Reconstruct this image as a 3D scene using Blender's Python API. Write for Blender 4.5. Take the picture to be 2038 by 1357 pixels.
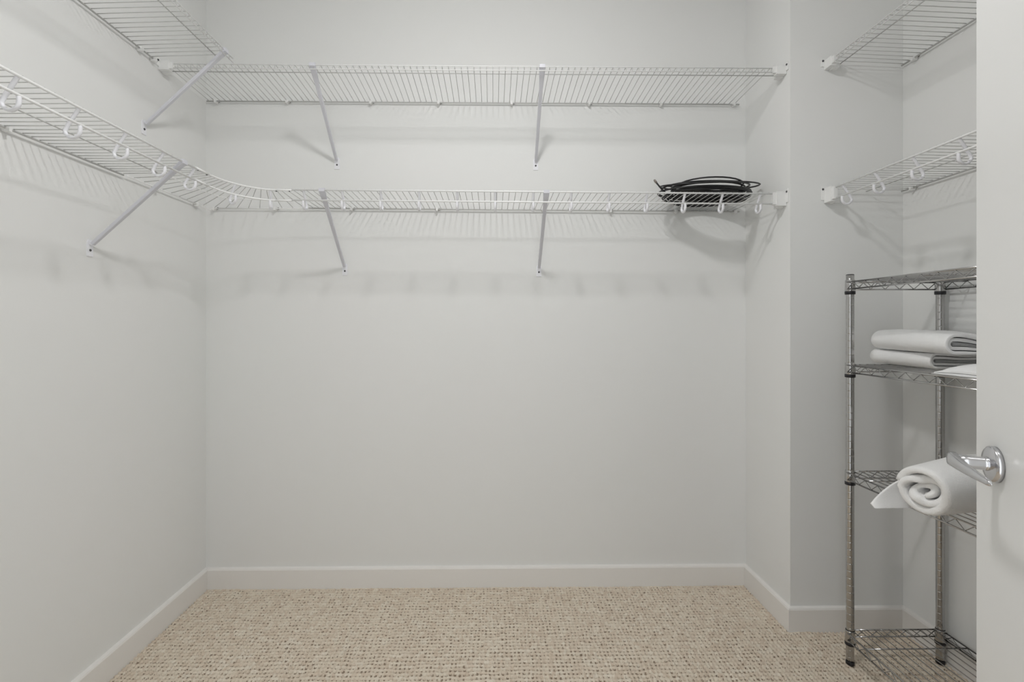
import bpy, bmesh, math, random
import numpy as np
from mathutils import Vector, Matrix

for o in list(bpy.data.objects):
    bpy.data.objects.remove(o, do_unlink=True)
scene = bpy.context.scene
COL = scene.collection
random.seed(7)
PI = math.pi

# ------------------------------------------------------------------ camera
CAM_H = 1.2076
F_PX, IMG_W, IMG_H = 961.17, 2038.0, 1357.0
CX, CY, YAW = 994.59, 644.72, 0.0138
cam_data = bpy.data.cameras.new('camera')
cam_data.sensor_fit = 'HORIZONTAL'
cam_data.sensor_width = 36.0
cam_data.lens = F_PX * 36.0 / IMG_W
cam_data.shift_x = (IMG_W / 2 - CX) / IMG_W
cam_data.shift_y = (CY - IMG_H / 2) / IMG_W
cam_data.clip_start = 0.02
cam = bpy.data.objects.new('camera', cam_data)
cam.location = (0, 0, CAM_H)
cam.rotation_euler = (PI / 2, 0, -YAW)
COL.objects.link(cam)
scene.camera = cam
scene.cycles.max_bounces = 8
scene.cycles.caustics_reflective = False
scene.cycles.caustics_refractive = False

# ------------------------------------------------------------------ world (soft light of the room beyond the doorway)
world = bpy.data.worlds.new('world')
world.use_nodes = True
bg = world.node_tree.nodes['Background']
bg.inputs['Color'].default_value = (0.93, 0.97, 1.0, 1)
bg.inputs['Strength'].default_value = 0.75
scene.world = world

# ------------------------------------------------------------------ exposure
vs = scene.view_settings
vs.view_transform = 'Standard'
vs.look = 'None'
vs.gamma = 1.0
vs.use_curve_mapping = False
vs.exposure = 1.15
LAMP_STRENGTH = 70.0          # ceiling lamp of the closet, built further down
LAMP_POS = (0.0, 0.92, 2.75)

# ------------------------------------------------------------------ room dimensions
D = 2.2305        # back wall
WL = 1.3145       # left wall at x = -WL
WR = 1.1736       # return wall
YA = 1.892        # alcove wall (faces the camera)
XR = 1.6248       # right wall
YF = 0.03         # front wall, inner face
CEIL = 2.80
ZL, ZU = 1.7348, 2.2264   # deck heights of lower / upper shelves
DEP = 0.305


# ================================================================== materials
def new_mat(name):
    m = bpy.data.materials.new(name)
    m.use_nodes = True
    nt = m.node_tree
    b = nt.nodes['Principled BSDF']
    return m, nt, b


def plain(name, col, rough=0.5, metal=0.0, spec=0.5, bump=None, tint=None):
    """bump = (scale, strength, distance);  tint = (scale, colour2, amount)"""
    m, nt, b = new_mat(name)
    b.inputs['Base Color'].default_value = (*col, 1)
    b.inputs['Roughness'].default_value = rough
    b.inputs['Metallic'].default_value = metal
    b.inputs['Specular IOR Level'].default_value = spec
    tc = nt.nodes.new('ShaderNodeTexCoord')
    if bump:
        n = nt.nodes.new('ShaderNodeTexNoise')
        n.inputs['Scale'].default_value = bump[0]
        n.inputs['Detail'].default_value = 1
        bp = nt.nodes.new('ShaderNodeBump')
        bp.inputs['Strength'].default_value = bump[1]
        bp.inputs['Distance'].default_value = bump[2]
        nt.links.new(tc.outputs['Object'], n.inputs['Vector'])
        nt.links.new(n.outputs['Fac'], bp.inputs['Height'])
        nt.links.new(bp.outputs['Normal'], b.inputs['Normal'])
    if tint:
        n2 = nt.nodes.new('ShaderNodeTexNoise')
        n2.inputs['Scale'].default_value = tint[0]
        n2.inputs['Detail'].default_value = 1
        mx = nt.nodes.new('ShaderNodeMix')
        mx.data_type = 'RGBA'
        mx.inputs['A'].default_value = (*col, 1)
        mx.inputs['B'].default_value = (*tint[1], 1)
        mr = nt.nodes.new('ShaderNodeMath')
        mr.operation = 'MULTIPLY'
        mr.inputs[1].default_value = tint[2]
        nt.links.new(tc.outputs['Object'], n2.inputs['Vector'])
        nt.links.new(n2.outputs['Fac'], mr.inputs[0])
        nt.links.new(mr.outputs[0], mx.inputs['Factor'])
        nt.links.new(mx.outputs['Result'], b.inputs['Base Color'])
    return m


M_WALL = plain('wall_paint', (0.845, 0.855, 0.838), 0.85, spec=0.25,
               tint=(1.6, (0.86, 0.85, 0.838), 0.8))
M_CEIL = plain('ceiling_paint', (0.84, 0.84, 0.83), 0.9, spec=0.2, tint=(2.0, (0.81, 0.80, 0.785), 0.6))
M_TRIM = plain('trim_paint', (0.87, 0.85, 0.82), 0.45, spec=0.4, tint=(3.0, (0.88, 0.855, 0.82), 0.6))
M_DOOR = plain('door_paint', (0.80, 0.80, 0.785), 0.32, spec=0.5, bump=(120, 0.04, 0.001))
M_WIRE = plain('white_epoxy_rod', (0.92, 0.92, 0.915), 0.35, spec=0.5, tint=(8.0, (0.90, 0.90, 0.88), 0.6))
M_THIN = plain('shaded_white_epoxy_wire', (0.64, 0.64, 0.625), 0.4, spec=0.4, tint=(8.0, (0.57, 0.57, 0.55), 0.6))  # white coat greyed, the shade on the thin wires put into the colour
M_SOCKET = plain('white_moulded_socket', (0.88, 0.88, 0.865), 0.4, spec=0.45, bump=(60, 0.03, 0.0005))
M_PLASTIC = plain('white_plastic', (0.90, 0.90, 0.93), 0.35, spec=0.5, bump=(60, 0.03, 0.0005))
M_BRACE = plain('white_enamel_strut', (0.70, 0.70, 0.745), 0.4, spec=0.5, bump=(60, 0.03, 0.0005))
M_SCREW = plain('screw_steel', (0.10, 0.10, 0.105), 0.4, 0.8, bump=(300, 0.1, 0.0003))
M_CHROME = plain('chrome', (0.50, 0.495, 0.49), 0.12, 1.0, bump=(40, 0.02, 0.0003))
M_NICKEL = plain('satin_chrome', (0.66, 0.66, 0.68), 0.16, 1.0, bump=(50, 0.02, 0.0003))
M_BLACKP = plain('black_plastic', (0.012, 0.012, 0.015), 0.45, bump=(80, 0.05, 0.0003))
M_CABLE = plain('black_cable_jacket', (0.012, 0.012, 0.013), 0.34, spec=0.5, bump=(120, 0.04, 0.0004))
M_BRASS = plain('connector_metal', (0.30, 0.265, 0.24), 0.3, 1.0, bump=(200, 0.05, 0.0003))


def towel_mat(name, col, nap, dist=0.003):
    m, nt, b = new_mat(name)
    b.inputs['Base Color'].default_value = (*col, 1)
    b.inputs['Roughness'].default_value = 0.95
    b.inputs['Specular IOR Level'].default_value = 0.1
    b.inputs['Sheen Weight'].default_value = 0.25
    tc = nt.nodes.new('ShaderNodeTexCoord')
    n = nt.nodes.new('ShaderNodeTexNoise')
    n.inputs['Scale'].default_value = 420
    n.inputs['Detail'].default_value = 3
    n2 = nt.nodes.new('ShaderNodeTexNoise')
    n2.inputs['Scale'].default_value = 60
    n2.inputs['Detail'].default_value = 2
    ad = nt.nodes.new('ShaderNodeMath')
    ad.operation = 'ADD'
    bp = nt.nodes.new('ShaderNodeBump')
    bp.inputs['Strength'].default_value = nap
    bp.inputs['Distance'].default_value = dist
    nt.links.new(tc.outputs['Object'], n.inputs['Vector'])
    nt.links.new(tc.outputs['Object'], n2.inputs['Vector'])
    nt.links.new(n.outputs['Fac'], ad.inputs[0])
    nt.links.new(n2.outputs['Fac'], ad.inputs[1])
    nt.links.new(ad.outputs[0], bp.inputs['Height'])
    nt.links.new(bp.outputs['Normal'], b.inputs['Normal'])
    return m


M_TOWEL = towel_mat('white_terry', (0.95, 0.95, 0.945), 0.22)
M_PLUSH = towel_mat('white_plush_terry', (0.96, 0.955, 0.945), 0.35, 0.0035)


def carpet_mat():
    m, nt, b = new_mat('berber_carpet')
    b.inputs['Roughness'].default_value = 1.0
    b.inputs['Specular IOR Level'].default_value = 0.05
    tc = nt.nodes.new('ShaderNodeTexCoord')
    # each tuft a slightly different yarn colour
    mp = nt.nodes.new('ShaderNodeMapping')
    mp.inputs['Scale'].default_value = (1 / 0.0150, 1 / 0.0185, 0.01)
    vo = nt.nodes.new('ShaderNodeTexVoronoi')
    vo.inputs['Scale'].default_value = 1.0
    vo.inputs['Randomness'].default_value = 0.7
    sep = nt.nodes.new('ShaderNodeSeparateColor')
    rp = nt.nodes.new('ShaderNodeValToRGB')
    e = rp.color_ramp.elements
    e[0].position, e[0].color = 0.0, (0.75, 0.63, 0.50, 1)
    e[1].position, e[1].color = 1.0, (0.92, 0.845, 0.715, 1)
    for p, c in ((0.35, (0.83, 0.725, 0.59, 1)), (0.7, (0.87, 0.78, 0.64, 1))):
        x = e.new(p)
        x.color = c
    n = nt.nodes.new('ShaderNodeTexNoise')
    n.inputs['Scale'].default_value = 900
    n.inputs['Detail'].default_value = 2
    n3 = nt.nodes.new('ShaderNodeTexNoise')
    n3.inputs['Scale'].default_value = 30
    n3.inputs['Detail'].default_value = 3
    mx = nt.nodes.new('ShaderNodeMix')
    mx.data_type = 'RGBA'
    mx.inputs['B'].default_value = (0.80, 0.69, 0.57, 1)
    mm = nt.nodes.new('ShaderNodeMath')
    mm.operation = 'MULTIPLY'
    mm.inputs[1].default_value = 0.5
    bp = nt.nodes.new('ShaderNodeBump')
    bp.inputs['Strength'].default_value = 0.55
    bp.inputs['Distance'].default_value = 0.003
    nt.links.new(tc.outputs['Object'], mp.inputs['Vector'])
    nt.links.new(mp.outputs['Vector'], vo.inputs['Vector'])
    nt.links.new(vo.outputs['Color'], sep.inputs[0])
    nt.links.new(sep.outputs[0], rp.inputs['Fac'])
    nt.links.new(tc.outputs['Object'], n.inputs['Vector'])
    nt.links.new(tc.outputs['Object'], n3.inputs['Vector'])
    nt.links.new(n3.outputs['Fac'], mm.inputs[0])
    nt.links.new(mm.outputs[0], mx.inputs['Factor'])
    nt.links.new(rp.outputs['Color'], mx.inputs['A'])
    nt.links.new(mx.outputs['Result'], b.inputs['Base Color'])
    nt.links.new(n.outputs['Fac'], bp.inputs['Height'])
    nt.links.new(bp.outputs['Normal'], b.inputs['Normal'])
    return m


M_CARPET = carpet_mat()
M_GAP_SHADE = plain('carpet_gap_shade', (0.30, 0.235, 0.17), 1.0, spec=0.05, tint=(40.0, (0.40, 0.32, 0.245), 0.9))  # dark brown for the loop gaps, walls included, standing in for their shade


def emit_mat(name, col, strength):
    m, nt, b = new_mat(name)
    b.inputs['Base Color'].default_value = (0.9, 0.9, 0.9, 1)
    b.inputs['Emission Color'].default_value = (*col, 1)
    b.inputs['Emission Strength'].default_value = strength
    return m


M_LAMP = emit_mat('lamp_glass', (0.995, 0.99, 0.99), LAMP_STRENGTH)


def make_matte(m):
    """swap the principled shader for a simple diffuse one (paint and yarn without gloss)"""
    nt = m.node_tree
    p = nt.nodes['Principled BSDF']
    d = nt.nodes.new('ShaderNodeBsdfDiffuse')
    for a, c in (('Base Color', 'Color'), ('Normal', 'Normal')):
        if p.inputs[a].links:
            nt.links.new(p.inputs[a].links[0].from_socket, d.inputs[c])
        elif c == 'Color':
            d.inputs[c].default_value = p.inputs[a].default_value
    nt.links.new(d.outputs[0], nt.nodes['Material Output'].inputs['Surface'])
    nt.nodes.remove(p)


for _m in (M_WALL, M_CEIL, M_CARPET, M_GAP_SHADE):
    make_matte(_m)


# ================================================================== mesh helpers
class MB:
    """collects geometry for ONE mesh"""

    def __init__(self):
        self.v, self.f, self.s = [], [], []

    def add(self, vs_, fs, smooth=False):
        o = len(self.v)
        self.v += [tuple(p) for p in vs_]
        self.f += [tuple(i + o for i in q) for q in fs]
        self.s += [smooth] * len(fs)

    def box(self, lo, hi):
        x0, y0, z0 = lo
        x1, y1, z1 = hi
        self.add([(x0, y0, z0), (x1, y0, z0), (x1, y1, z0), (x0, y1, z0),
                  (x0, y0, z1), (x1, y0, z1), (x1, y1, z1), (x0, y1, z1)],
                 [(0, 3, 2, 1), (4, 5, 6, 7), (0, 1, 5, 4), (1, 2, 6, 5), (2, 3, 7, 6), (3, 0, 4, 7)])

    def prism(self, poly, axis, a, b):
        """poly: 2D outline, extruded along axis ('x','y','z') from a to b"""
        n = len(poly)

        def mk(p, t):
            return {'x': (t, p[0], p[1]), 'y': (p[0], t, p[1]), 'z': (p[0], p[1], t)}[axis]
        vs_ = [mk(p, a) for p in poly] + [mk(p, b) for p in poly]
        fs = [tuple(range(n - 1, -1, -1)), tuple(range(n, 2 * n))]
        fs += [(i, (i + 1) % n, n + (i + 1) % n, n + i) for i in range(n)]
        self.add(vs_, fs)

    def sweep(self, pts, ra, rb=None, n=6, up=None, scale=None, closed=False):
        """tube along pts; ra along 'side' axis, rb along the other"""
        rb = ra if rb is None else rb
        P = [Vector(p) for p in pts]
        m = len(P)
        rings = []
        ref = Vector(up) if up else None
        last = None
        for i in range(m):
            if closed:
                t = P[(i + 1) % m] - P[i - 1]
            else:
                t = P[min(i + 1, m - 1)] - P[max(i - 1, 0)]
            t.normalize()
            if ref is not None:
                a = ref - t * ref.dot(t)
            elif last is not None:
                a = last - t * last.dot(t)
            else:
                h = Vector((0, 0, 1)) if abs(t.z) < 0.9 else Vector((1, 0, 0))
                a = h.cross(t)
            a.normalize()
            last = a
            b = t.cross(a)
            k = scale[i] if scale else 1.0
            rings.append([P[i] + a * (math.cos(2 * PI * j / n) * ra * k) + b * (math.sin(2 * PI * j / n) * rb * k)
                          for j in range(n)])
        vs_ = [p for r in rings for p in r]
        fs = []
        cnt = m if closed else m - 1
        for i in range(cnt):
            i2 = (i + 1) % m
            for j in range(n):
                fs.append((i * n + j, i * n + (j + 1) % n, i2 * n + (j + 1) % n, i2 * n + j))
        self.add(vs_, fs, True)
        if not closed:
            o = len(self.v) - len(vs_)
            self.f += [tuple(o + j for j in range(n - 1, -1, -1)), tuple(o + (m - 1) * n + j for j in range(n))]
            self.s += [False, False]

    def lathe(self, prof, n=20, M=None, cap=True):
        """prof: list of (r, z) around local z; M optional Matrix"""
        vs_ = []
        for r, z in prof:
            for j in range(n):
                a = 2 * PI * j / n
                p = Vector((r * math.cos(a), r * math.sin(a), z))
                vs_.append(M @ p if M else p)
        fs = []
        for i in range(len(prof) - 1):
            for j in range(n):
                fs.append((i * n + j, i * n + (j + 1) % n, (i + 1) * n + (j + 1) % n, (i + 1) * n + j))
        self.add(vs_, fs, True)
        if cap:
            o = len(self.v) - len(vs_)
            self.f += [tuple(o + j for j in range(n - 1, -1, -1)),
                       tuple(o + (len(prof) - 1) * n + j for j in range(n))]
            self.s += [False, False]

    def mesh(self, name, mat):
        me = bpy.data.meshes.new(name)
        me.from_pydata(self.v, [], self.f)
        me.polygons.foreach_set('use_smooth', self.s)
        me.materials.append(mat)
        me.update()
        bm = bmesh.new()
        bm.from_mesh(me)
        bmesh.ops.recalc_face_normals(bm, faces=bm.faces)
        bm.to_mesh(me)
        bm.free()
        return me

    def build(self, name, mat, parent=None, loc=(0, 0, 0), rot=None):
        return link(name, self.mesh(name, mat), parent, loc, rot)


def link(name, me, parent=None, loc=(0, 0, 0), rot=None):
    o = bpy.data.objects.new(name, me)
    o.location = loc
    if rot:
        o.rotation_euler = rot
    COL.objects.link(o)
    if parent:
        o.parent = parent
    return o


def empty(name, loc, rotz=0.0):
    o = bpy.data.objects.new(name, None)
    o.empty_display_size = 0.05
    o.location = loc
    o.rotation_euler = (0, 0, rotz)
    COL.objects.link(o)
    return o


def tag(o, label=None, cat=None, group=None, kind=None):
    if label:
        o['label'] = label
    if cat:
        o['category'] = cat
    if group:
        o['group'] = group
    if kind:
        o['kind'] = kind
    return o


def bevel(o, w, seg=2, ang=35):
    m = o.modifiers.new('bevel', 'BEVEL')
    m.width = w
    m.segments = seg
    m.limit_method = 'ANGLE'
    m.angle_limit = math.radians(ang)
    return o


# ================================================================== the room
def struct(name, mb, mat, label=None, cat=None):
    return tag(mb.build(name, mat), label, cat, kind='structure')


T = 0.12
b = MB()
b.box((-WL - T, D, -0.05), (WR + T, D + T, CEIL))
struct('wall_back', b, M_WALL, 'pale grey painted back wall behind the long wire shelves', 'wall')
b = MB()
b.box((-WL - T, YF - T, -0.05), (-WL, D, CEIL))
struct('wall_left', b, M_WALL, 'pale grey painted wall on the left side', 'wall')
b = MB()   # boxed-out return between the back wall and the right-hand alcove
b.box((WR, YA, -0.05), (XR + T, D, CEIL))
struct('wall_return', b, M_WALL, 'pale grey boxed-out corner between back wall and right recess', 'wall')
b = MB()
b.box((XR, YF - T, -0.05), (XR + T, YA, CEIL))
struct('wall_right', b, M_WALL, 'pale grey painted wall behind the chrome rack', 'wall')
DX0, DX1, DTOP = -0.42, 0.43, 2.06
b = MB()
b.box((-WL, YF - T, -0.05), (DX0, YF, CEIL))
b.box((DX1, YF - T, -0.05), (XR, YF, CEIL))
b.box((DX0, YF - T, DTOP), (DX1, YF, CEIL))
struct('wall_front', b, M_WALL, 'pale grey wall with the doorway the room is seen from', 'wall')
b = MB()
b.box((-WL - T, YF - T, CEIL), (XR + T, D + T, CEIL + 0.1))
struct('ceiling', b, M_CEIL, 'flat white ceiling above the shelves', 'ceiling')


# ---- carpet: looped pile modelled as relief
def build_floor():
    x0, x1, y0, y1 = -WL, XR, YF - T, D
    nx, ny = int((x1 - x0) / 0.0027), int((y1 - y0) / 0.0031)
    xs = np.linspace(x0, x1, nx)
    ys = np.linspace(y0, y1, ny)
    X, Y = np.meshgrid(xs, ys)
    rng = np.random.default_rng(3)

    def vnoise(sx, sy, seed):
        r = np.random.default_rng(seed)
        gx, gy = int((x1 - x0) / sx) + 3, int((y1 - y0) / sy) + 3
        g = r.random((gy, gx))
        fx, fy = (X - x0) / sx, (Y - y0) / sy
        ix, iy = fx.astype(int), fy.astype(int)
        tx, ty = fx - ix, fy - iy
        tx, ty = tx * tx * (3 - 2 * tx), ty * ty * (3 - 2 * ty)
        a = g[iy, ix] * (1 - tx) + g[iy, ix + 1] * tx
        c = g[iy + 1, ix] * (1 - tx) + g[iy + 1, ix + 1] * tx
        return a * (1 - ty) + c * ty
    px, py = 0.0150, 0.0185
    wx = X + 0.006 * (vnoise(0.07, 0.07, 11) - 0.5) + 0.006 * (vnoise(0.03, 0.03, 12) - 0.5)
    wy = Y + 0.007 * (vnoise(0.07, 0.07, 13) - 0.5) + 0.006 * (vnoise(0.03, 0.03, 14) - 0.5)
    u, w = (wx - x0) / px + 10, (wy - y0) / py + 10
    iu, iw = np.round(u).astype(int), np.round(w).astype(int)
    du, dw = u - iu, w - iw
    K = rng.random((iw.max() + 2, iu.max() + 2))
    depth = 0.55 + 0.60 * K[iw, iu]
    hole = np.exp(-(np.abs(du / 0.27) ** 2.5 + np.abs(dw / 0.23) ** 2.5)) * depth
    row = 0.34 * np.exp(-(dw / 0.15) ** 2) + 0.20 * np.exp(-(du / 0.14) ** 2)
    Z = -0.0130 * np.clip(hole, 0, 1.1) - 0.0036 * row
    Z += 0.0030 * (vnoise(0.006, 0.006, 21) - 0.5) + 0.003 * (vnoise(0.03, 0.04, 22) - 0.5)
    co = np.stack([X, Y, Z], -1).reshape(-1, 3).astype(np.float32)
    idx = np.arange(nx * ny).reshape(ny, nx)
    q = np.stack([idx[:-1, :-1], idx[:-1, 1:], idx[1:, 1:], idx[1:, :-1]], -1).reshape(-1, 4).astype(np.int32)
    me = bpy.data.meshes.new('floor')
    me.vertices.add(len(co))
    me.vertices.foreach_set('co', co.ravel())
    me.loops.add(q.size)
    me.loops.foreach_set('vertex_index', q.ravel())
    me.polygons.add(len(q))
    me.polygons.foreach_set('loop_start', np.arange(0, q.size, 4, dtype=np.int32))
    me.polygons.foreach_set('loop_total', np.full(len(q), 4, dtype=np.int32))
    me.polygons.foreach_set('use_smooth', np.ones(len(q), dtype=bool))
    me.update()
    me.validate()
    me.materials.append(M_CARPET)
    me.materials.append(M_GAP_SHADE)
    hq = (hole[:-1, :-1] + hole[1:, 1:] + hole[1:, :-1] + hole[:-1, 1:]) * 0.25      # gaps between the loops, coloured dark for the shade in them
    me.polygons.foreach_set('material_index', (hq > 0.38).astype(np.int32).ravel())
    o = link('floor', me)
    tag(o, 'beige looped berber carpet covering the floor', 'carpet', kind='structure')


build_floor()

# ---- baseboards (thin top bevel)
BT, BH = 0.014, 0.094
PROF = [(0, -0.02), (BT, -0.02), (BT, BH - 0.010), (BT - 0.003, BH - 0.004), (0.0, BH)]


def base(name, p0, p1, inward, label, miter0=0, miter1=0):
    """board from p0 to p1 along a wall; inward = unit normal into the room; miters extend the proud face"""
    p0, p1, nrm = Vector(p0), Vector(p1), Vector(inward)
    d = (p1 - p0).normalized()
    mb = MB()
    n = len(PROF)
    A = [p0 + nrm * q + d * (q * miter0) + Vector((0, 0, z)) for q, z in PROF]
    B = [p1 + nrm * q + d * (q * miter1) + Vector((0, 0, z)) for q, z in PROF]
    mb.add(A + B, [tuple(range(n)), tuple(range(2 * n - 1, n - 1, -1))] +
           [(i, (i + 1) % n, n + (i + 1) % n, n + i) for i in range(n)])
    struct(name, mb, M_TRIM, label, 'baseboard')


base('baseboard_back', (-WL, D, 0), (WR, D, 0), (0, -1, 0), 'off-white baseboard along the back wall', 1, -1)
base('baseboard_left', (-WL, YF, 0), (-WL, D, 0), (1, 0, 0), 'off-white baseboard along the left wall', 0, -1)
base('baseboard_return', (WR, D, 0), (WR, YA, 0), (-1, 0, 0), 'short off-white baseboard on the side of the boxed-out corner', 1, 1)
base('baseboard_alcove', (WR, YA, 0), (XR, YA, 0), (0, -1, 0), 'off-white baseboard behind the far end of the chrome rack', -1, -1)
base('baseboard_right', (XR, YA, 0), (XR, YF, 0), (-1, 0, 0), 'off-white baseboard on the right wall beside the chrome rack', 1, 0)

# ---- door jamb
b = MB()
b.box((DX0, YF - T, 0), (DX0 + 0.018, YF + 0.003, DTOP))
b.box((DX1 - 0.018, YF - T, 0), (DX1, YF + 0.003, DTOP))
b.box((DX0, YF - T, DTOP - 0.018), (DX1, YF + 0.003, DTOP))
struct('trim_1', b, M_TRIM, 'white door frame around the doorway', 'trim')


# ---- open door with lever handle
def build_door():
    a = math.radians(-25.5)
    dvec = Vector((math.sin(a), -math.cos(a), 0))      # free edge -> hinge
    nvec = Vector((-math.cos(a), -math.sin(a), 0))     # face towards the room
    E = Vector((0.7335, 0.7235, 0))
    L, TH = 0.755, 0.036
    M = Matrix(((dvec.x, -nvec.x, 0, E.x), (dvec.y, -nvec.y, 0, E.y), (0, 0, 1, 0.012), (0, 0, 0, 1)))
    # local: x along the door from free edge to hinge, y into the slab (away from visible face), z up
    root = empty('door_1', (0, 0, 0))
    root.matrix_world = M
    tag(root, 'plain white open door at the right edge with a chrome lever handle', 'door', kind='structure')
    sb = MB()
    sb.box((0, 0, 0), (L, TH, 2.025))
    bevel(sb.build('door_panel', M_DOOR, root), 0.0015)
    lp = MB()
    lp.box((-0.0012, 0.006, 0.965), (0.002, 0.030, 1.045))
    lp.build('latch_plate', M_NICKEL, root)
    hz = 1.010 - 0.012
    hx = 0.0595
    R = Matrix(((1, 0, 0, hx), (0, 0, -1, 0), (0, 1, 0, hz), (0, 0, 0, 1)))  # local z -> -y (out of the face)
    ro = MB()
    ro.lathe([(0.0250, 0.0), (0.0252, 0.004), (0.0246, 0.0065), (0.0222, 0.0082), (0.016, 0.0096), (0.0125, 0.0104)], 40, R)
    rose = ro.build('rosette', M_NICKEL, root)
    tag(rose, 'round chrome rosette')
    for s in (-1, 1):   # hinges on the far side of the slab
        pass
    lv = MB()
    # neck: cylinder out of the face
    lv.lathe([(0.0098, 0.009), (0.0098, 0.0110), (0.0096, 0.0118), (0.0092, 0.0122), (0.0092, 0.0150), (0.0092, 0.030), (0.0096, 0.042)], 32, R)
    # blade: flattened bar sweeping from the neck towards the hinge side, tapering and drooping
    pts, rings = [], []
    N = 26
    vs_ = []
    nn = 16
    for i in range(N + 1):
        t = i / N
        x = hx - 0.0100 + 0.106 * t
        out = -(0.0440 + 0.004 * math.sin(PI * t) - 0.003 * t)
        z = hz + 0.0005 - 0.006 * t * t
        hh = 0.0032 + 0.0072 * (1 - t) ** 0.9
        tt = 0.0045 * (1 - t) + 0.0026
        if t > 0.95:
            k = math.sqrt(max(0.05, 1 - ((t - 0.95) / 0.05) ** 2))
            hh *= k
            tt *= k
        for j in range(nn):
            an = 2 * PI * j / nn
            ca, sa = math.cos(an), math.sin(an)
            sx = math.copysign(abs(ca) ** 0.7, ca)
            sz = math.copysign(abs(sa) ** 0.8, sa)
            vs_.append((x, out + sx * tt, z + sz * hh))
    fs = [(i * nn + j, i * nn + (j + 1) % nn, (i + 1) * nn + (j + 1) % nn, (i + 1) * nn + j)
          for i in range(N) for j in range(nn)]
    fs += [tuple(range(nn - 1, -1, -1)), tuple(N * nn + j for j in range(nn))]
    lv.add(vs_, fs, True)
    lever = lv.build('lever', M_NICKEL, root)
    tag(lever, 'polished chrome lever')
    for hzz in (0.22, 1.0, 1.80):
        hb = MB()
        hb.lathe([(0.006, 0), (0.006, 0.09)], 12, Matrix.Translation((L + 0.004, TH * 0.2, hzz)))
        hb.build('hinge', M_NICKEL, root)


build_door()


# ---- ceiling lamp of the closet
def build_lamp():
    root = empty('ceiling_lamp', (LAMP_POS[0], LAMP_POS[1], CEIL))
    tag(root, 'round flush downlight on the ceiling in the middle of the closet', 'lamp')
    m = MB()
    m.lathe([(0.120, 0.0), (0.122, -0.012), (0.116, -0.026), (0.098, -0.030), (0.094, -0.022)], 36)
    m.build('lamp_ring', M_TRIM, root)
    m = MB()
    m.lathe([(0.092, -0.022), (0.091, -0.035), (0.084, -0.050), (0.066, -0.062), (0.036, -0.069), (0.004, -0.071)], 24)
    m.build('lamp_lens', M_LAMP, root)


build_lamp()


# ================================================================== wire shelving
R_CROSS, R_LONG, R_ROD = 0.00132, 0.0022, 0.0034
RISE = 0.0108      # the upper shelves tip up slightly towards the front


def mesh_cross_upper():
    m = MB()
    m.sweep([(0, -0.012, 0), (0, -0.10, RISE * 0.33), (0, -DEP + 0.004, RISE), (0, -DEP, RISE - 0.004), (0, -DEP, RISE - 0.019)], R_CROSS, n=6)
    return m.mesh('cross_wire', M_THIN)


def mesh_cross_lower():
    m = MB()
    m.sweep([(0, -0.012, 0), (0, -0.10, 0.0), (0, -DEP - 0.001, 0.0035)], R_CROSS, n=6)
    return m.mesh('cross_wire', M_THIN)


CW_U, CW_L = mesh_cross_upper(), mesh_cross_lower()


def mesh_hook():
    """J-shaped rod support: strap from the top rod, back and down, around under the lower rod"""
    m = MB()
    y0 = -DEP
    c, zc, r = y0 + 0.0185, -0.0545, 0.0185
    pts = [(0, y0 + 0.0005, 0.003), (0, y0 + 0.006, -0.006)]
    a = Vector((0, y0 + 0.006, -0.006))
    e = Vector((0, c + r, zc + 0.002))
    for k in (0.25, 0.5, 0.75):
        p = a.lerp(e, k)
        pts.append(tuple(p))
    for k in range(0, 11):
        an = -PI * k / 10
        pts.append((0, c + r * math.cos(an), zc + r * math.sin(an)))
    pts.append((0, y0 + 0.0005, -0.045))
    pts.append((0, y0 + 0.0015, -0.0385))
    m.sweep(pts, 0.0052, 0.0040, n=8, up=(1, 0, 0))
    return m.mesh('rod_hook', M_PLASTIC)


HOOK = mesh_hook()


def mesh_screw():
    m = MB()
    m.lathe([(0.0042, 0.0), (0.0042, 0.0012), (0.0030, 0.0026), (0.0008, 0.0030)], 10,
            Matrix(((1, 0, 0, 0), (0, 0, -1, 0), (0, 1, 0, 0), (0, 0, 0, 1))))
    return m.mesh('screw', M_SCREW)


SCREW = mesh_screw()


def mesh_brace(ztop, yfront):
    m = MB()
    p0, p1 = Vector((0, yfront, ztop)), Vector((0, -0.010, -0.268))
    d = (p1 - p0)
    N = 10
    # channel section, wider at the top clip
    rings = []
    t = d.normalized()
    bn = Vector((1, 0, 0)).cross(t)
    for i in range(N + 1):
        k = i / N
        w = 0.0125 if k < 0.001 else (0.0125 if k < 0.05 else 0.0078 - 0.0018 * k)
        if 0.05 <= k <= 0.11:
            w = 0.010
        h = 0.0045
        c = p0 + d * k
        rings.append([c + Vector((sx * w, 0, 0)) + bn * (sy * h) for sx, sy in
                      ((-1, -1), (-0.8, -1.3), (0.8, -1.3), (1, -1), (1, 1), (0.75, 1), (0.6, -0.3), (-0.6, -0.3), (-0.75, 1), (-1, 1))])
    n = 10
    m.add([p for r in rings for p in r],
          [(i * n + j, i * n + (j + 1) % n, (i + 1) * n + (j + 1) % n, (i + 1) * n + j) for i in range(N) for j in range(n)] +
          [tuple(range(n - 1, -1, -1)), tuple(N * n + j for j in range(n))])
    # clip folded over the front edge
    m.box((-0.0115, yfront - 0.005, ztop - 0.006), (0.0115, yfront + 0.010, ztop + 0.0075))
    return m.mesh('support_brace', M_BRACE)


BR_U = mesh_brace(RISE - 0.002, -DEP - 0.001)
BR_L = mesh_brace(0.000, -DEP)


def mesh_foot():
    m = MB()
    m.prism([(-0.0115, -0.262), (-0.0115, -0.308), (0.0115, -0.308), (0.0115, -0.262), (0.006, -0.254), (-0.006, -0.254)],
            'y', -0.0028, 0.0)
    return m.mesh('foot_plate', M_PLASTIC)


FOOT = mesh_foot()


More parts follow.
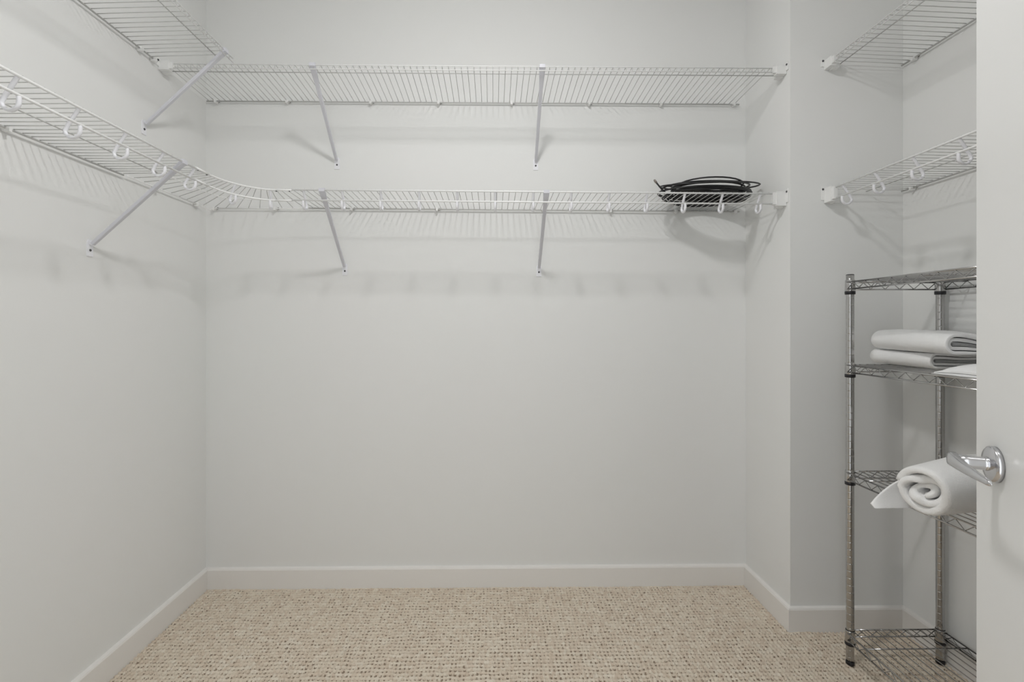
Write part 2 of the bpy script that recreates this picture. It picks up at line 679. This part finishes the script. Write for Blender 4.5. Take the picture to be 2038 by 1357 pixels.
def mesh_clip():
    m = MB()
    R = Matrix(((1, 0, 0, 0), (0, 0, -1, 0), (0, 1, 0, -0.002), (0, 0, 0, 1)))
    m.lathe([(0.0085, 0.0), (0.0085, 0.006), (0.0065, 0.016), (0.0058, 0.020)], 12, R)
    m.box((-0.0045, -0.022, -0.013), (0.0045, -0.002, 0.003))
    return m.mesh('wall_clip', M_SOCKET)


CLIP = mesh_clip()


def mesh_endbracket(kind):
    """box socket holding the front rods at a side wall; wall plane at local x=0, box reaching to -x"""
    m = MB()
    zb, zt = (-0.030, 0.006) if kind == 'U' else (-0.050, 0.008)
    m.box((-0.040, -DEP - 0.012, zb), (-0.001, -DEP + 0.010, zt))
    m.box((-0.052, -DEP - 0.008, zb + 0.006), (-0.040, -DEP + 0.006, zt - 0.004))
    m.box((-0.004, -DEP - 0.024, zb + 0.012), (-0.0005, -DEP + 0.012, zt + 0.008))
    m.box((-0.030, -DEP + 0.008, zb - 0.004), (-0.001, -DEP + 0.030, zb + 0.012))
    return m.mesh('end_bracket', M_SOCKET)


EB_U, EB_L = mesh_endbracket('U'), mesh_endbracket('L')


def shelf(name, label, group, root_loc, rotz, length, kind, wire_s, hooks=(), braces=(), clips=(), ends=(), rail=(0, None), fall=0.0):
    """local x along the wall, local y into the wall (wall face y=0), z=0 at the deck"""
    root = empty(name, root_loc, rotz)
    root.rotation_euler.y = fall      # not hung quite level
    tag(root, label, 'wire shelf', group)
    up = kind == 'U'
    zr = -R_CROSS - R_LONG
    r0, r1 = rail[0], length if rail[1] is None else rail[1]

    def rod(nm, y, z, r, a, bb):
        m = MB()
        m.sweep([(a, y, z), ((a + bb) / 2, y, z), (bb, y, z)], r, n=10)
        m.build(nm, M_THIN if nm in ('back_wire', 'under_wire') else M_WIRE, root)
    rod('back_wire', -0.012, zr, 0.0032, r0, r1)
    if up:
        rod('front_wire', -DEP, RISE + zr + 0.001, 0.0019, 0.002, length - 0.002)
        rod('lip_wire', -DEP - 0.0015, RISE - 0.019, 0.0019, 0.002, length - 0.002)
        rod('under_wire', -DEP + 0.052, RISE * 0.83 + zr, 0.0019, 0.002, length - 0.002)
    else:
        rod('front_rod', -DEP, 0.0, R_ROD, 0.002, length - 0.002)
        rod('lower_rod', -DEP, -0.041, R_ROD, 0.002, length - 0.002)
        rod('under_wire', -0.150, zr, 0.0017, 0.004, length - 0.004)
    for s in wire_s:
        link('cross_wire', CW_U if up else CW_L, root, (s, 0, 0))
    for s in hooks:
        link('rod_hook', HOOK, root, (s, 0, 0))
    for s in braces:
        bo = link('support_brace', BR_U if up else BR_L, root, (s, 0, 0))
        link('foot_plate', FOOT, bo)
        link('screw', SCREW, bo, (0, -0.0028, -0.288))
    for s in clips:
        co = link('wall_clip', CLIP, root, (s, 0, 0))
        link('screw', SCREW, co, (0.011, -0.004, -0.001))
    for s, side in ends:
        eo = link('end_bracket', EB_U if up else EB_L, root, (s, 0, RISE if up else 0))
        if side < 0:
            eo.scale = (-1, 1, 1)
        link('screw', SCREW, eo, (-0.004, -DEP - 0.018, 0.004), (0, 0, -PI / 2))
    return root


def frange(a, b_, st):
    out = []
    while a <= b_ + 1e-9:
        out.append(a)
        a += st
    return out


IN = 0.0254
# back wall, upper
shelf('wire_shelf', 'long white wire shelf high on the back wall, without hooks', 'wire shelves',
      (-WL, D, ZU), 0, WL + WR, 'U', [WL - 0.6995 + IN * 0.5 + k * IN for k in range(-24, 72)],
      braces=(WL - 0.7168, WL + 0.197), clips=[WL + c for c in (-1.263, -0.94, -0.56, -0.25, 0.085, 0.442, 0.774, 1.113)],
      ends=((WL + WR, 1), (0.0, -1)), rail=(0.01, WL + WR - 0.035))
# left wall, upper (local x = world Y)
Y0 = 0.20
shelf('wire_shelf', 'white wire shelf high on the left wall, meeting the long upper shelf', 'wire shelves',
      (-WL, Y0, ZU + 0.002), PI / 2, 1.890 - Y0, 'U', frange(0.01, 1.885 - Y0, IN),
      braces=(1.835 - Y0, 0.95 - Y0), clips=[c - Y0 for c in (0.55, 0.95, 1.35, 1.802, 1.872)], rail=(0, None))
# right wall, upper (local x = -world Y, starting at the alcove wall)
YE = 0.34
shelf('wire_shelf', 'white wire shelf high in the right recess above the chrome rack', 'wire shelves',
      (XR, YA, ZU + 0.004), -PI / 2, YA - YE, 'U', frange(0.016, YA - YE, IN),
      braces=(0.85, 1.45), clips=(0.063, 0.45, 0.9, 1.35), ends=((0.0, -1),), rail=(0.008, None))

# lower run on the back wall
XJ = -0.8330
shelf('hanging_shelf', 'long white wire shelf with rod hooks across the back wall under the black cable', 'wire shelves with rod hooks',
      (XJ, D, ZL + 0.005), 0, WR - XJ, 'L', [0.010 + k * IN for k in range(0, 77)],
      hooks=[-0.7531 - XJ + 0.1524 * i for i in range(13)], braces=(-0.6795 - XJ, 0.213 - XJ),
      clips=[c - XJ for c in (-0.647, -0.257, 0.231, 0.541, 0.844, 1.12)], ends=((WR - XJ, 1),), rail=(-0.01, WR - XJ - 0.035), fall=0.0045)
# lower run on the left wall
YJ = 1.695
shelf('hanging_shelf', 'white wire shelf with rod hooks along the left wall', 'wire shelves with rod hooks',
      (-WL, Y0, ZL + 0.001), PI / 2, YJ - Y0, 'L', frange(0.012, YJ - Y0 - 0.005, IN),
      hooks=[1.0429 + 0.1524 * i - Y0 for i in range(-5, 5)], braces=(1.591 - Y0, 0.75 - Y0),
      clips=[c - Y0 for c in (0.5, 0.9, 1.312)], rail=(0, 1.72 - Y0))
# lower run on the right wall
shelf('hanging_shelf', 'short white wire shelf with rod hooks in the right recess above the chrome rack', 'wire shelves with rod hooks',
      (XR, YA, ZL), -PI / 2, YA - YE, 'L', frange(0.016, YA - YE, IN),
      hooks=[YA - (1.3519 + 0.1524 * i) for i in range(3, -6, -1)], braces=(0.85, 1.45),
      clips=(0.056, 0.45, 0.9, 1.35), ends=((0.0, -1),), rail=(0.008, None))


# ---- curved corner unit joining the left and back runs
def build_corner():
    root = empty('corner_shelf', (-WL, D, ZL + 0.0035))
    tag(root, 'curved white wire corner shelf joining the left and back hook shelves', 'wire shelf', 'wire shelves with rod hooks')
    # local coordinates: x from the left wall, y from the back wall (negative into the room)
    xa, ya = DEP, -DEP
    P0 = (xa, YJ - D + 0.004)                     # joint with the left run
    P1 = (XJ + WL - 0.004, ya)                    # joint with the back run
    rx, ry = (P1[0] - xa) * 0.95, (ya - P0[1]) * 0.95
    c = (xa + rx, ya - ry)

    def front(n, z):
        pts = [(P0[0], P0[1], z)]
        for k in range(n + 1):
            an = PI - (PI / 2) * k / n
            pts.append((c[0] + rx * math.cos(an), c[1] + ry * math.sin(an), z))
        pts.append((P1[0], P1[1], z))
        return pts
    for nm, z in (('front_rod', 0.0), ('lower_rod', -0.041)):
        m = MB()
        m.sweep(front(18, z), R_ROD, n=10)
        m.build(nm, M_WIRE, root)
    # rails along the walls and the little V bridging the corner
    back = [(0.012, YJ - D - 0.02), (0.012, -0.075), (0.045, -0.045), (0.075, -0.012), (P1[0] + 0.02, -0.012)]
    zr = -R_CROSS - R_LONG
    m = MB()
    m.sweep([(0.012, 1.735 - D, zr), (0.012, -0.085, zr)], 0.0026, n=8)
    m.build('back_wire', M_WIRE, root)
    m = MB()
    m.sweep([(0.055, -0.012, zr), (P1[0] + 0.01, -0.012, zr)], 0.0026, n=8)
    m.build('back_wire', M_WIRE, root)
    m = MB()
    m.sweep([(0.012, -0.085, zr), (0.016, -0.055, zr - 0.004), (0.030, -0.028, zr - 0.010), (0.055, -0.012, zr)], 0.0016, n=6)
    m.build('corner_wire', M_WIRE, root)

    def along(poly, t):
        ls = [math.dist(poly[i][:2], poly[i + 1][:2]) for i in range(len(poly) - 1)]
        s = t * sum(ls)
        for i, l in enumerate(ls):
            if s <= l or i == len(ls) - 1:
                k = s / l
                return Vector((poly[i][0] + (poly[i + 1][0] - poly[i][0]) * k, poly[i][1] + (poly[i + 1][1] - poly[i][1]) * k, 0))
            s -= l
    fr = front(18, 0)
    bk = [(0.012, YJ - D, 0), (0.012, -0.085, 0), (0.03, -0.03, 0), (0.055, -0.012, 0), (P1[0], -0.012, 0)]
    mid = []
    for k in range(19):
        t = (k + 0.5) / 19
        p, q = along(bk, t), along(fr, t)
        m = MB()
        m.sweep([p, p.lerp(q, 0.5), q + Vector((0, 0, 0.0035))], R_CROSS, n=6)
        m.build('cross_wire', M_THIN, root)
        h = p.lerp(q, 0.5)
        mid.append((h.x, h.y, zr))
    m = MB()
    m.sweep(mid, 0.0017, n=6)
    m.build('under_wire', M_WIRE, root)
    # two rod hooks on the curve
    for t in (0.47, 0.86):
        q = along(fr, t)
        q2 = along(fr, min(1, t + 0.02))
        tan = (q2 - q).normalized()
        ang = math.atan2(tan.y, tan.x)
        # hook mesh front is at local y=-DEP: shift so it sits on the curve
        off = Vector((math.sin(ang) * -DEP * -1, math.cos(ang) * DEP, 0))
        pos = q + Vector((-math.sin(ang) * DEP, math.cos(ang) * DEP, 0))
        link('rod_hook', HOOK, root, pos, (0, 0, ang))
    # wall clips, rotated for the left wall
    for x, y, r in ((0.0, 1.884 - D, PI / 2), (0.0, 2.140 - D, PI / 2), (0.045, 0.0, 0), (-0.994 + WL, 0.0, 0)):
        co = link('wall_clip', CLIP, root, (x, y, 0), (0, 0, r))
        link('screw', SCREW, co, (0.011, -0.004, -0.001))
    # splice connectors at the joints
    for x, y, r in ((DEP, YJ - D - 0.004, PI / 2), (P1[0] + 0.004, -DEP, 0)):
        for z in (0.0, -0.041):
            m = MB()
            m.sweep([(-0.036, 0, 0), (0.036, 0, 0)], 0.0043, n=10)
            sp = m.build('splice_sleeve', M_WIRE, root, (x, y, z), (0, 0, r))
            if z == 0.0:
                for s in (-0.026, 0.026):
                    m = MB()
                    m.lathe([(0.0028, -0.0062), (0.0028, -0.003)], 8)
                    m.build('screw', M_SCREW, sp, (s, 0, 0))


build_corner()


# ================================================================== coil of black cable on the back shelf
def build_cable():
    zd = ZL + 0.0028
    root = empty('cable_coil', (0.928, 2.086, zd))
    tag(root, 'coil of black coaxial cable lying on the back hook shelf', 'cable coil')
    rng = random.Random(11)
    R = 0.0034
    pts = []
    # free end first: sticks up to the left
    pts += [(-0.240, -0.060, 0.066), (-0.222, -0.055, 0.046), (-0.200, -0.050, 0.026)]
    turns, per = 21, 30
    prm = []
    for k in range(turns + 1):
        prm.append((0.172 + rng.uniform(-0.034, 0.030), 0.106 + rng.uniform(-0.026, 0.020),
                    rng.uniform(-0.014, 0.014), rng.uniform(-0.010, 0.008),
                    R + 0.0030 * k + rng.uniform(0, 0.012), rng.uniform(-0.018, 0.026)))
    for i in range(turns * per):
        k = i / per
        k0 = int(k)
        t = k - k0
        p, q = prm[k0], prm[k0 + 1]
        a, b_, cx, cy, z, tl = [p[j] * (1 - t) + q[j] * t for j in range(6)]
        an = PI * 1.05 + 2 * PI * k
        x, y = cx + a * math.cos(an), cy + b_ * math.sin(an)
        lift = 0.0
        if k0 in (turns - 1,):       # loose loop lifted on the left side
            lift = 0.026 * max(0, math.cos(an - 2.2)) ** 4
        if k0 in (turns - 4, turns - 6):   # two loops sliding out to the right
            x += 0.034 * max(0, math.cos(an)) ** 2
            lift = 0.012 * max(0, math.cos(an)) ** 2
        zz = max(R, z + tl * math.sin(an) + lift)
        pts.append((x, y, zz))
    m = MB()
    P = [Vector(p) for p in pts]
    # smooth once
    Q = [P[0]] + [(P[i - 1] + P[i] * 2 + P[i + 1]) / 4 for i in range(1, len(P) - 1)] + [P[-1]]
    m.sweep(Q, R, n=8)
    m.build('cable', M_CABLE, root)
    d = (Q[0] - Q[1]).normalized()
    m = MB()
    m.sweep([Q[0] - d * 0.002, Q[0] + d * 0.012], 0.0048, n=6)
    m.sweep([Q[0] + d * 0.011, Q[0] + d * 0.016], 0.0036, n=8)
    tag(m.build('connector', M_BRASS, root), 'metal screw connector on the cable end')


build_cable()


# ================================================================== chrome rack
PX0, PX1 = 1.268, 1.592
PY0, PY1 = 1.698, 1.130
TIERS = (1.356, 1.062, 0.681, 0.113)


def build_rack():
    cx, cy = (PX0 + PX1) / 2, (PY0 + PY1) / 2
    root = empty('wire_rack', (cx, cy, 0))
    tag(root, 'four-tier chrome wire rack standing in the right recess', 'rack')
    hx, hy = (PX1 - PX0) / 2, (PY0 - PY1) / 2
    # posts with rings every inch
    prof = [(0.0124, 0.010)]
    z = 0.030
    while z < 1.375:
        prof += [(0.0125, z - 0.0030), (0.0125, z - 0.0014), (0.0120, z - 0.0005), (0.0120, z + 0.0005), (0.0125, z + 0.0014), (0.0125, z + 0.0030)]
        z += 0.0254
    prof += [(0.0125, 1.381)]
    m = MB()
    m.lathe(prof, 20)
    post = m.mesh('post', M_CHROME)
    m = MB()
    m.lathe([(0.0122, 1.380), (0.0124, 1.3825), (0.0105, 1.384), (0.002, 1.3845)], 20)
    cap = m.mesh('post_cap', M_BLACKP)
    m = MB()
    m.lathe([(0.0115, -0.001), (0.0135, 0.001), (0.0135, 0.011), (0.0128, 0.013)], 20)
    foot = m.mesh('foot', M_BLACKP)
    for sx in (-1, 1):
        for sy in (-1, 1):
            po = link('post', post, root, (sx * hx, sy * hy, 0))
            link('post_cap', cap, po)
            link('foot', foot, po)
    # tiers
    fr = MB()
    o = 0.0125   # frame wires pass on the outer side of the posts
    X, Y = hx + o, hy + o
    rw = 0.0027
    for zz in (0.0, -0.025):
        fr.sweep([(-X, -Y + 0.012, zz), (-X, Y - 0.012, zz)], rw, n=8)
        fr.sweep([(X, -Y + 0.012, zz), (X, Y - 0.012, zz)], rw, n=8)
        fr.sweep([(-X + 0.012, -Y, zz), (X - 0.012, -Y, zz)], rw, n=8)
        fr.sweep([(-X + 0.012, Y, zz), (X - 0.012, Y, zz)], rw, n=8)

    def zig(a, b_):
        a, b_ = Vector(a), Vector(b_)
        L = (b_ - a).length
        n = max(2, round(L / 0.026))
        pts = []
        for i in range(n + 1):
            p = a.lerp(b_, i / n)
            p.z += -0.0015 if i % 2 == 0 else -0.0235
            pts.append(p)
        fr.sweep(pts, 0.0017, n=6)
    g = 0.018
    zig((-X, -Y + g, 0), (-X, Y - g, 0))
    zig((X, -Y + g, 0), (X, Y - g, 0))
    zig((-X + g, Y, 0), (X - g, Y, 0))
    zig((-X + g, -Y, 0), (X - g, -Y, 0))
    frame = fr.mesh('shelf_frame', M_CHROME)
    dk = MB()
    dk.sweep([(0, -Y, 0.0), (0, Y, 0.0)], 0.0016, n=6)
    deck = dk.mesh('deck_wire', M_CHROME)
    dc = MB()
    dc.sweep([(-X, 0, -0.0042), (X, 0, -0.0042)], 0.0024, n=6)
    cross = dc.mesh('support_wire', M_CHROME)
    cl = MB()
    cl.lathe([(0.0150, -0.033), (0.0158, -0.031), (0.0148, 0.006), (0.0142, 0.008)], 20)
    collar = cl.mesh('collar', M_CHROME)
    rg = MB()
    rg.lathe([(0.0135, -0.044), (0.0160, -0.043), (0.0163, -0.033), (0.0150, -0.032)], 20)
    ring = rg.mesh('sleeve_ring', M_BLACKP)
    tr = MB()
    tr.lathe([(0.0128, 0.0075), (0.0140, 0.008), (0.0138, 0.0105), (0.0126, 0.011)], 20)
    topring = tr.mesh('sleeve_top', M_BLACKP)
    for zt in TIERS:
        so = link('shelf_frame', frame, root, (0, 0, zt))
        n = 13
        for i in range(1, n):
            link('deck_wire', deck, so, (-X + 2 * X * i / n, 0, 0.001))
        for yy in (-0.20, -0.01, 0.20):
            link('support_wire', cross, so, (0, yy, 0))
        for sx in (-1, 1):
            for sy in (-1, 1):
                link('collar', collar, so, (sx * hx, sy * hy, 0))
                link('sleeve_ring', ring, so, (sx * hx, sy * hy, 0))
                if zt < 0.3:
                    link('sleeve_top', topring, so, (sx * hx, sy * hy, 0))


build_rack()


# ================================================================== towels
def ribbon_u(mb, xl, xr, zb, zt, t, y0, y1, warp, ny=16):
    """one folded layer: a U lying on its side (fold on the left, open on the right), thickness t, from y0 to y1"""
    H = zt - zb
    R = H / 2
    outer, inner = [], []
    nx = 10
    for i in range(nx):
        x = xr + (xl + R - xr) * i / nx
        outer.append((x, zt))
        inner.append((x, zt - t))
    na = 14
    for i in range(na + 1):
        an = PI / 2 + PI * i / na
        outer.append((xl + R + R * math.cos(an), zb + R + R * math.sin(an)))
        ri = max(R - t, 0.0006)
        inner.append((xl + R + ri * math.cos(an), zb + R + ri * math.sin(an)))
    for i in range(1, nx + 1):
        x = xl + R + (xr - xl - R) * i / nx
        outer.append((x, zb))
        inner.append((x, zb + t))
    sec = outer + inner[::-1]
    n = len(sec)
    vs_ = []
    for k in range(ny + 1):
        y = y0 + (y1 - y0) * k / ny
        e = min(k, ny - k)
        sh = 0.0
        for x, z in sec:
            vs_.append(warp(x, y, z))
    fs = [(k * n + j, k * n + (j + 1) % n, (k + 1) * n + (j + 1) % n, (k + 1) * n + j) for k in range(ny) for j in range(n)]
    mm = len(outer)
    for k, fl in ((0, False), (ny, True)):
        for j in range(mm - 1):
            q = (k * n + j, k * n + j + 1, k * n + n - 2 - j, k * n + n - 1 - j)
            fs.append(q if fl else q[::-1])
    mb.add(vs_, fs, True)


def slab(mb, xl, xr, zb, zt, y0, y1, warp):
    n, m_ = 10, 12
    top = [[warp(xl + (xr - xl) * i / n, y0 + (y1 - y0) * k / m_, zt) for i in range(n + 1)] for k in range(m_ + 1)]
    bot = [[warp(xl + (xr - xl) * i / n, y0 + (y1 - y0) * k / m_, zb) for i in range(n + 1)] for k in range(m_ + 1)]
    vs_ = [p for r in top for p in r] + [p for r in bot for p in r]
    o = (n + 1) * (m_ + 1)
    fs = []
    for k in range(m_):
        for i in range(n):
            a = k * (n + 1) + i
            fs.append((a, a + 1, a + n + 2, a + n + 1))
            fs.append((o + a, o + a + n + 1, o + a + n + 2, o + a + 1))
    for i in range(n):
        fs.append((i, o + i, o + i + 1, i + 1))
        a = m_ * (n + 1) + i
        fs.append((a, a + 1, o + a + 1, o + a))
    for k in range(m_):
        a = k * (n + 1)
        fs.append((a, a + n + 1, o + a + n + 1, o + a))
        a += n
        fs.append((a, o + a, o + a + n + 1, a + n + 1))
    mb.add(vs_, fs, True)


def folded_towel(name, label, group, x0, x1, y0, y1, z0, h, warp_fn, rec=0.016, flip=1):
    """folded edge towards -x, layered end towards -y"""
    root = empty(name, (x0, (y0 + y1) / 2, z0))
    tag(root, label, 'towel', group)
    oy = (y0 + y1) / 2

    def warp(x, y, z):
        return warp_fn(x, y, z)
    L = x1 - x0
    ya, yb = y0 - oy, y1 - oy
    t1 = h * 0.16
    m = MB()
    ribbon_u(m, 0.0, L, 0.0, h, t1, ya, yb, warp)
    ob = m.build('outer_layer', M_TOWEL, root)
    bevel(ob, 0.002, 2, 50)
    g = h * 0.05
    i1 = t1 + g
    t2 = h * 0.17
    m = MB()
    ribbon_u(m, i1 * 0.9 + 0.002, L - 0.004, i1, h - i1, t2, ya + rec * 0.45, yb - 0.004, warp)
    bevel(m.build('inner_layer', M_TOWEL, root), 0.002, 2, 50)
    i2 = i1 + t2 + g * 0.6
    hh = h - 2 * i2
    k = 3
    for j in range(k):
        m = MB()
        za = i2 + hh * j / k
        slab(m, i2 + 0.012 + 0.004 * (j % 2), L - 0.006, za + 0.0006, za + hh / k - 0.0006, ya + rec + 0.002 * j, yb - 0.006, warp)
        bevel(m.build('inner_fold', M_TOWEL, root), 0.0018, 2, 50)


ZT2 = TIERS[1] + 0.0032


def w_low(x, y, z):
    s = z / 0.050
    return (x + 0.012 * (y / 0.15) + 0.004 * math.sin(y * 23) * s, y, z - 0.004 * s * (1 + math.cos(y * 12)) * 0.5 + 0.003 * s * math.sin(x * 30 + 1))


def w_up(x, y, z):
    s = z / 0.066
    sag = -0.020 * s * min(1, x / 0.2) * (0.5 - y / 0.34)
    return (x + 0.030 * (y / 0.17) + 0.004 * math.sin(y * 19 + 1) * s, y,
            z * (1.0 + 0.05 * math.sin(y * 16 + 0.6)) + sag + 0.0045 * s * math.sin(x * 42 - 0.9))


folded_towel('folded_towel', 'folded white towel at the bottom of the stack on the second tier', 'folded towels on the rack',
             1.388, 1.590, 1.505, 1.775, ZT2, 0.050, w_low)
folded_towel('folded_towel', 'thick folded white towel on top of the stack on the second tier', 'folded towels on the rack',
             1.365, 1.575, 1.405, 1.765, ZT2 + 0.0515, 0.066, w_up, rec=0.022)


def w_third(x, y, z):
    s = z / 0.032
    e = min(1.0, max(0.0, x / 0.06))
    k = min(1.0, max(0.0, (0.13 - y) / 0.07))
    return (x, y, z * (0.25 + 0.75 * math.sqrt(e)) * (0.30 + 0.70 * math.sqrt(k)) + 0.002 * s * math.sin(x * 30))


def build_third():
    x0, x1, y0, y1 = 1.262, 1.50, 1.10, 1.375
    root = empty('folded_towel', (x0, (y0 + y1) / 2, ZT2))
    tag(root, 'flat white towel lying in front of the towel stack near the door edge', 'towel', 'folded towels on the rack')
    for j in range(2):
        m = MB()
        slab(m, 0.004 * j, x1 - x0, 0.017 * j, 0.017 * j + 0.0165, -0.137, 0.137 - 0.004 * j, w_third)
        bevel(m.build('layer', M_TOWEL, root), 0.004, 3, 50)


build_third()


def build_roll():
    zt = TIERS[2] + 0.0032
    cyl = Vector((1.130, 1.263, zt))
    root = empty('rolled_towel', cyl, math.radians(9))
    tag(root, 'plush white rolled towel sticking out from the third tier of the rack', 'towel')
    rng = random.Random(5)
    # spiral ribbon section in (y,z), swept along +x
    R0 = 0.0735
    turns = 2.9
    th = 0.0255
    N = 120
    Lx = 0.33
    m = MB()
    cz = R0
    sec_o, sec_i = [], []
    for i in range(N + 1):
        t = i / N
        an = 0.12 * PI + 2 * PI * turns * t            # starts on the far side, winds inwards
        r = R0 - (R0 - 0.012) * t ** 1.12
        wob = 1 + 0.075 * math.sin(2.0 * an + 0.8 + 1.5 * t) + 0.055 * math.sin(3 * an + 2 * t)
        if t < 0.33:
            wob = 1 + (wob - 1) * 0.35
        tk = th * (0.80 + 0.13 * math.sin(an * 1.7 + 1.0)) * (1.0 if t < 0.8 else 0.85)
        sec_o.append((r * wob, an))
        sec_i.append((max(0.003, r * wob - tk), an))
    sec = sec_o + sec_i[::-1]
    n = len(sec)
    # plump rounded edge at the visible end: the ribbon thins towards its middle line over the first centimetre
    stations = [(0.0, 0.30), (0.0010, 0.55), (0.0030, 0.78), (0.0060, 0.93), (0.0100, 1.0)]
    stations += [(0.0100 + (Lx - 0.0100) * k / 16, 1.0) for k in range(1, 17)]
    nx = len(stations) - 1
    vs_ = []
    for k in range(nx + 1):
        x, plump = stations[k]
        s = x / Lx
        rr = 1.0 + 0.16 * min(1, s * 2.2)                 # fuller further in
        endr = 1.0
        for j, (r, an) in enumerate(sec):
            jj = j if j <= N else n - 1 - j
            q = jj / N
            mid = (sec_o[jj][0] + sec_i[jj][0]) / 2
            r = mid + (r - mid) * plump
            # end of the roll: outer wraps lie a little further in than the core wraps, ribbon edge rounded
            xo = 0.010 * math.sin(an * 1.3 + 2) * (1 - s) + 0.022 * q * (1 - s)
            y = r * rr * math.cos(an)
            z = cz * rr + r * rr * math.sin(an) - 0.20 * y + 0.004
            vs_.append((x + xo, y * 1.06, max(0.0015 + 0.0004 * q, z)))
    fs = [(k * n + j, k * n + (j + 1) % n, (k + 1) * n + (j + 1) % n, (k + 1) * n + j) for k in range(nx) for j in range(n)]
    for k, fl in ((0, True), (nx, False)):
        for j in range(N):
            q = (k * n + j, k * n + j + 1, k * n + n - 2 - j, k * n + n - 1 - j)
            fs.append(q if fl else q[::-1])
    m.add(vs_, fs, True)
    ob = m.build('towel_roll', M_PLUSH, root)
    # loose corner hanging out to the left behind the roll
    m = MB()
    nu, nv = 12, 8
    top, bot = [], []
    for i in range(nu + 1):
        u = i / nu                  # 0 = tip, 1 = root under the roll
        for j in range(nv + 1):
            v = j / nv
            x = -0.040 + 0.18 * u
            wdt = 0.092 * math.sin(min(1, u * 1.15 + 0.04) * PI / 2) ** 0.8
            y = 0.088 - 0.02 * u + 0.012 * v + 0.020 * v * u
            z = 0.004 - 0.002 * u + wdt * v * (1.0 - 0.12 * v)
            y += 0.012 * math.sin(v * PI) * u
            top.append((x, y, max(0.003, z)))
            bot.append((x, y + 0.006, max(0.003, z)))
    o = len(top)
    fs = []
    w = nv + 1
    for i in range(nu):
        for j in range(nv):
            a = i * w + j
            fs.append((a, a + 1, a + w + 1, a + w))
            fs.append((o + a, o + a + w, o + a + w + 1, o + a + 1))
    for i in range(nu):
        for j in (0, nv):
            a = i * w + j
            fs.append((a, a + w, o + a + w, o + a))
    for j in range(nv):
        for i in (0, nu):
            a = i * w + j
            fs.append((a, a + 1, o + a + 1, o + a))
    m.add(top + bot, fs, True)
    bevel(m.build('loose_corner', M_PLUSH, root), 0.002, 2, 50)


build_roll()
